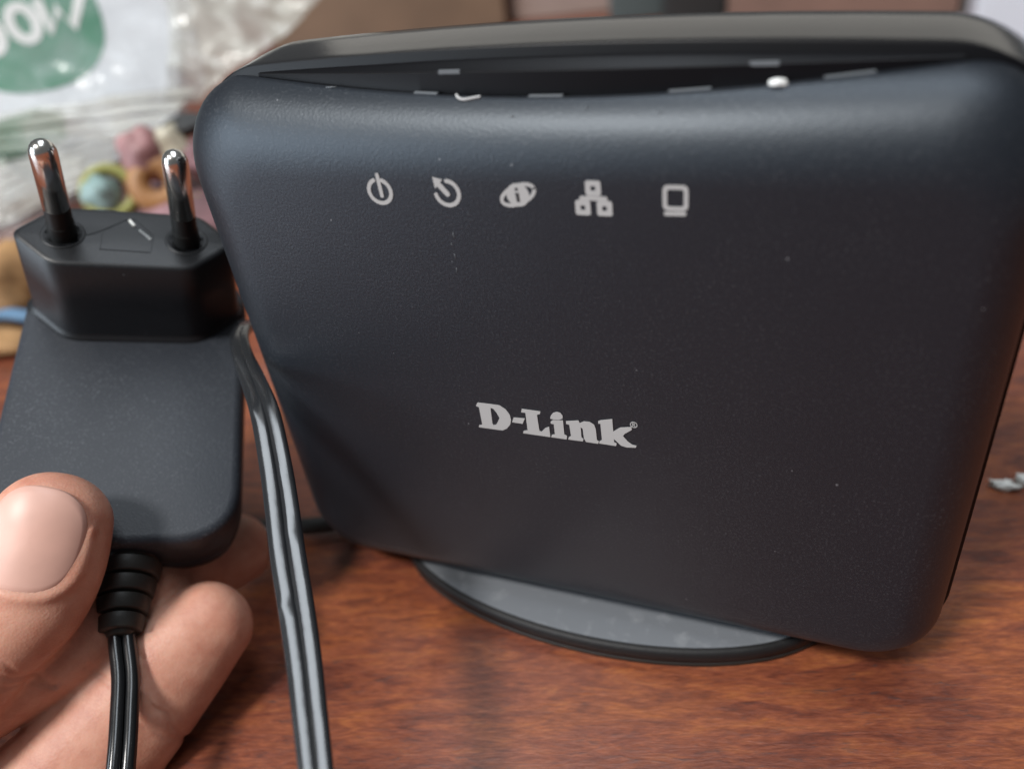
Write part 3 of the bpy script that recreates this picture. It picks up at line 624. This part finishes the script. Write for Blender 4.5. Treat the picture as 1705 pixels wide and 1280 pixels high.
crumple('lower_film', [[(-5.5, -1.2), (-6.0, -3.2), (-7.0, -5.0)], [(2.6, -1.8), (0.9, -2.85), (-0.3, -2.8), (-1.2, -3.7), (-2.9, -4.5)]], M_film2, 1.3, 0.40, 17, bag, octv=2, fr=1.3)
# trinkets on the table
M_pink = plain('pink_gloss', (0.30, 0.15, 0.15), 0.5, var=0.25, vscale=0.8); M_orange = plain('orange_gloss', (0.33, 0.16, 0.06), 0.5, var=0.2, vscale=0.8)
M_teal = plain('teal_gloss', (0.22, 0.32, 0.31), 0.5, var=0.25, vscale=0.8); M_lime = plain('lime_gloss', (0.28, 0.28, 0.08), 0.5); M_cream = plain('cream_gloss', (0.50, 0.46, 0.36), 0.35)
M_tan = plain('tan_cloth', (0.32, 0.18, 0.075), 0.8, var=0.4, vscale=0.7); M_blue = plain('blue_cord', (0.08, 0.17, 0.28), 0.6); M_mauve = plain('mauve_cloth', (0.22, 0.12, 0.13), 0.7, var=0.35, vscale=1.2); M_dark = plain('dark_plastic', (0.02, 0.02, 0.02), 0.5)
def torus(name, c, R0, r, axes, mat, parent=None, origin=None):
    rs = []
    for i in range(28):
        t = 2*math.pi*i/28; d = axes[0]*math.cos(t)+axes[1]*math.sin(t); n = axes[0].cross(axes[1]).normalized()
        rs.append([Vector(c)+d*(R0+r*math.cos(2*math.pi*j/12))+n*(r*math.sin(2*math.pi*j/12)) for j in range(12)])
    rs.append(rs[0]); v, f = rings(rs, False, False); return obj(name, v, f, mat, parent, origin=origin)
def trinket(name, c, r, mat, label, seed=0, amp=0.35): return tag(lump(name, c, r, mat, None, 12, seed, amp, origin=(c[0], c[1], -TZ)), label, 'trinket')
trinket('pink_bead', (-18.97, 11.98, -4.30), (0.80, 0.75, 0.92), M_pink, 'round pink trinket above the orange ring between bag and router', 1)
o = torus('orange_ring', (-18.40, 11.60, -5.15), 0.62, 0.40, [rrv, uuv], M_orange, origin=(-18.4, 11.6, -TZ)); tag(o, 'glossy orange ring lying behind the second pin of the adapter', 'ring')
trinket('cream_bead', (-18.25, 12.70, -4.25), (0.62, 0.6, 0.75), M_cream, 'cream coloured bead beside the pink trinket, behind the right pin', 4)
trinket('teal_bead', (-19.85, 10.40, -5.10), (0.62, 0.6, 0.66), M_teal, 'pale teal bead lying between the two pins of the adapter', 5)
o = torus('lime_ring', (-19.62, 10.62, -5.05), 0.78, 0.20, [rrv, uuv], M_lime, origin=(-19.6, 10.6, -TZ)); tag(o, 'yellow-green ring round the pale teal bead', 'ring')
trinket('black_bead', (-18.05, 13.5, -3.70), (0.85, 0.7, 0.32), M_dark, 'black trinket behind the cream bead at the left of the router', 6)
trinket('yellow_bead', (-17.3, 12.0, -6.2), (0.42, 0.4, 0.55), M_lime, 'pale yellow bead squeezed between the right pin and the router', 9)
trinket('mauve_bead', (-17.45, 12.9, -4.75), (0.50, 0.5, 0.62), M_mauve, 'mauve bead touching the edge of the router behind the right pin', 12)
o = lump('cloth_pouch', (-18.6, 12.2, -7.0), (2.7, 2.5, 1.55), M_mauve, None, 14, 3, 0.2, 1.0, origin=(-18.6, 12.2, -TZ)); tag(o, 'dull mauve cloth pouch under the pile of coloured trinkets', 'pouch')
trinket('tan_pouch', (-22.4, 7.6, -7.2), (1.6, 1.5, 1.35), M_tan, 'tan and orange cloth bundle at the left edge behind the adapter', 7, 0.35)
o = obj('blue_strap', *tube([(-24.0, 7.0, -8.2), (-22.4, 6.0, -7.75), (-21.5, 6.3, -7.55), (-20.4, 6.5, -7.7), (-19.2, 7.4, -8.2)], 0.22, 12), M_blue, None, origin=(-21, 6.5, -TZ)); tag(o, 'blue strap curled in front of the tan bundle', 'strap')
trinket('brown_bead', (-21.5, 5.7, -8.2), (1.2, 0.8, 0.36), M_tan, 'small flat brown bead in front of the blue strap', 8)
# far row along the top of the picture
def slab(name, c, hx, hy, hz, rot, mat, label, cat, bev=0.3):
    ca, sa = math.cos(rot), math.sin(rot); lp = rpoly([(-hx, -hy), (hx, -hy), (hx, hy), (-hx, hy)], bev, 4); rs = []
    for z, d in ((-hz, 0.06), (-hz+0.06, 0), (hz-0.06, 0), (hz, 0.06)):
        rs.append([(c[0]+p.x*ca-p.y*sa, c[1]+p.x*sa+p.y*ca, c[2]+z) for p in insetp(lp, d)])
    v, f = rings(rs); return tag(obj(name, v, f, mat, None, sharp=40, origin=(c[0], c[1], -TZ)), label, cat)
M_kraft = plain('kraft_card', (0.155, 0.095, 0.058), 0.7, var=0.15, vscale=0.25); M_brick = plain('reddish_wood', (0.165, 0.092, 0.068), 0.6, var=0.12, vscale=0.3)
M_pale = plain('pale_cloth', (0.27, 0.195, 0.165), 0.8, var=0.15, vscale=0.2); M_paper = plain('white_paper', (0.56, 0.58, 0.63), 0.6, var=0.03, vscale=0.2)
M_slate = plain('slate_plastic', (0.06, 0.075, 0.075), 0.5)
slab('cardboard_box', (-29, 50, -2.5), 8.5, 5, 6.0, 0.30, M_kraft, 'brown cardboard box behind the left end of the router top', 'box')
slab('pale_pouch', (-16.6, 53, -3.0), 4.6, 3, 5.5, 0.25, M_pale, 'pale pinkish pouch beside the brown cardboard box', 'pouch', 1.5)
slab('slate_box', (-10.6, 50, -3.5), 1.8, 2.0, 5.0, 0.2, M_slate, 'grey-green box left of the black box', 'box')
slab('black_box', (-6.6, 49, -3.5), 2.0, 2.5, 5.0, 0.2, M_dark, 'black box behind the middle of the router top', 'box')
slab('wooden_box', (2.7, 48, -4.0), 6.4, 3, 4.5, -0.12, M_brick, 'reddish brown wooden box behind the right of the router', 'box')
slab('paper_stack', (15.2, 42, -4.0), 6.2, 5, 4.5, -0.05, M_paper, 'white paper block at the upper right corner', 'paper')
# crumb on the table
M_crumb = plain('paper_scrap', (0.86, 0.85, 0.80), 0.8)
crumb = lump('paper_crumb', (7.60, 5.60, -8.47), (0.24, 0.13, 0.09), M_crumb, None, 8, 11, 0.9, 2.2, origin=(7.6, 5.6, -TZ)); tag(crumb, 'small white crumb on the table, left one of the two at the right edge', 'crumb')
crumb = lump('paper_crumb', (8.0, 5.80, -8.46), (0.20, 0.16, 0.12), M_crumb, None, 8, 14, 0.9, 2.2, origin=(8.0, 5.8, -TZ)); tag(crumb, 'small white crumb on the table, cut by the right edge of the photo', 'crumb')
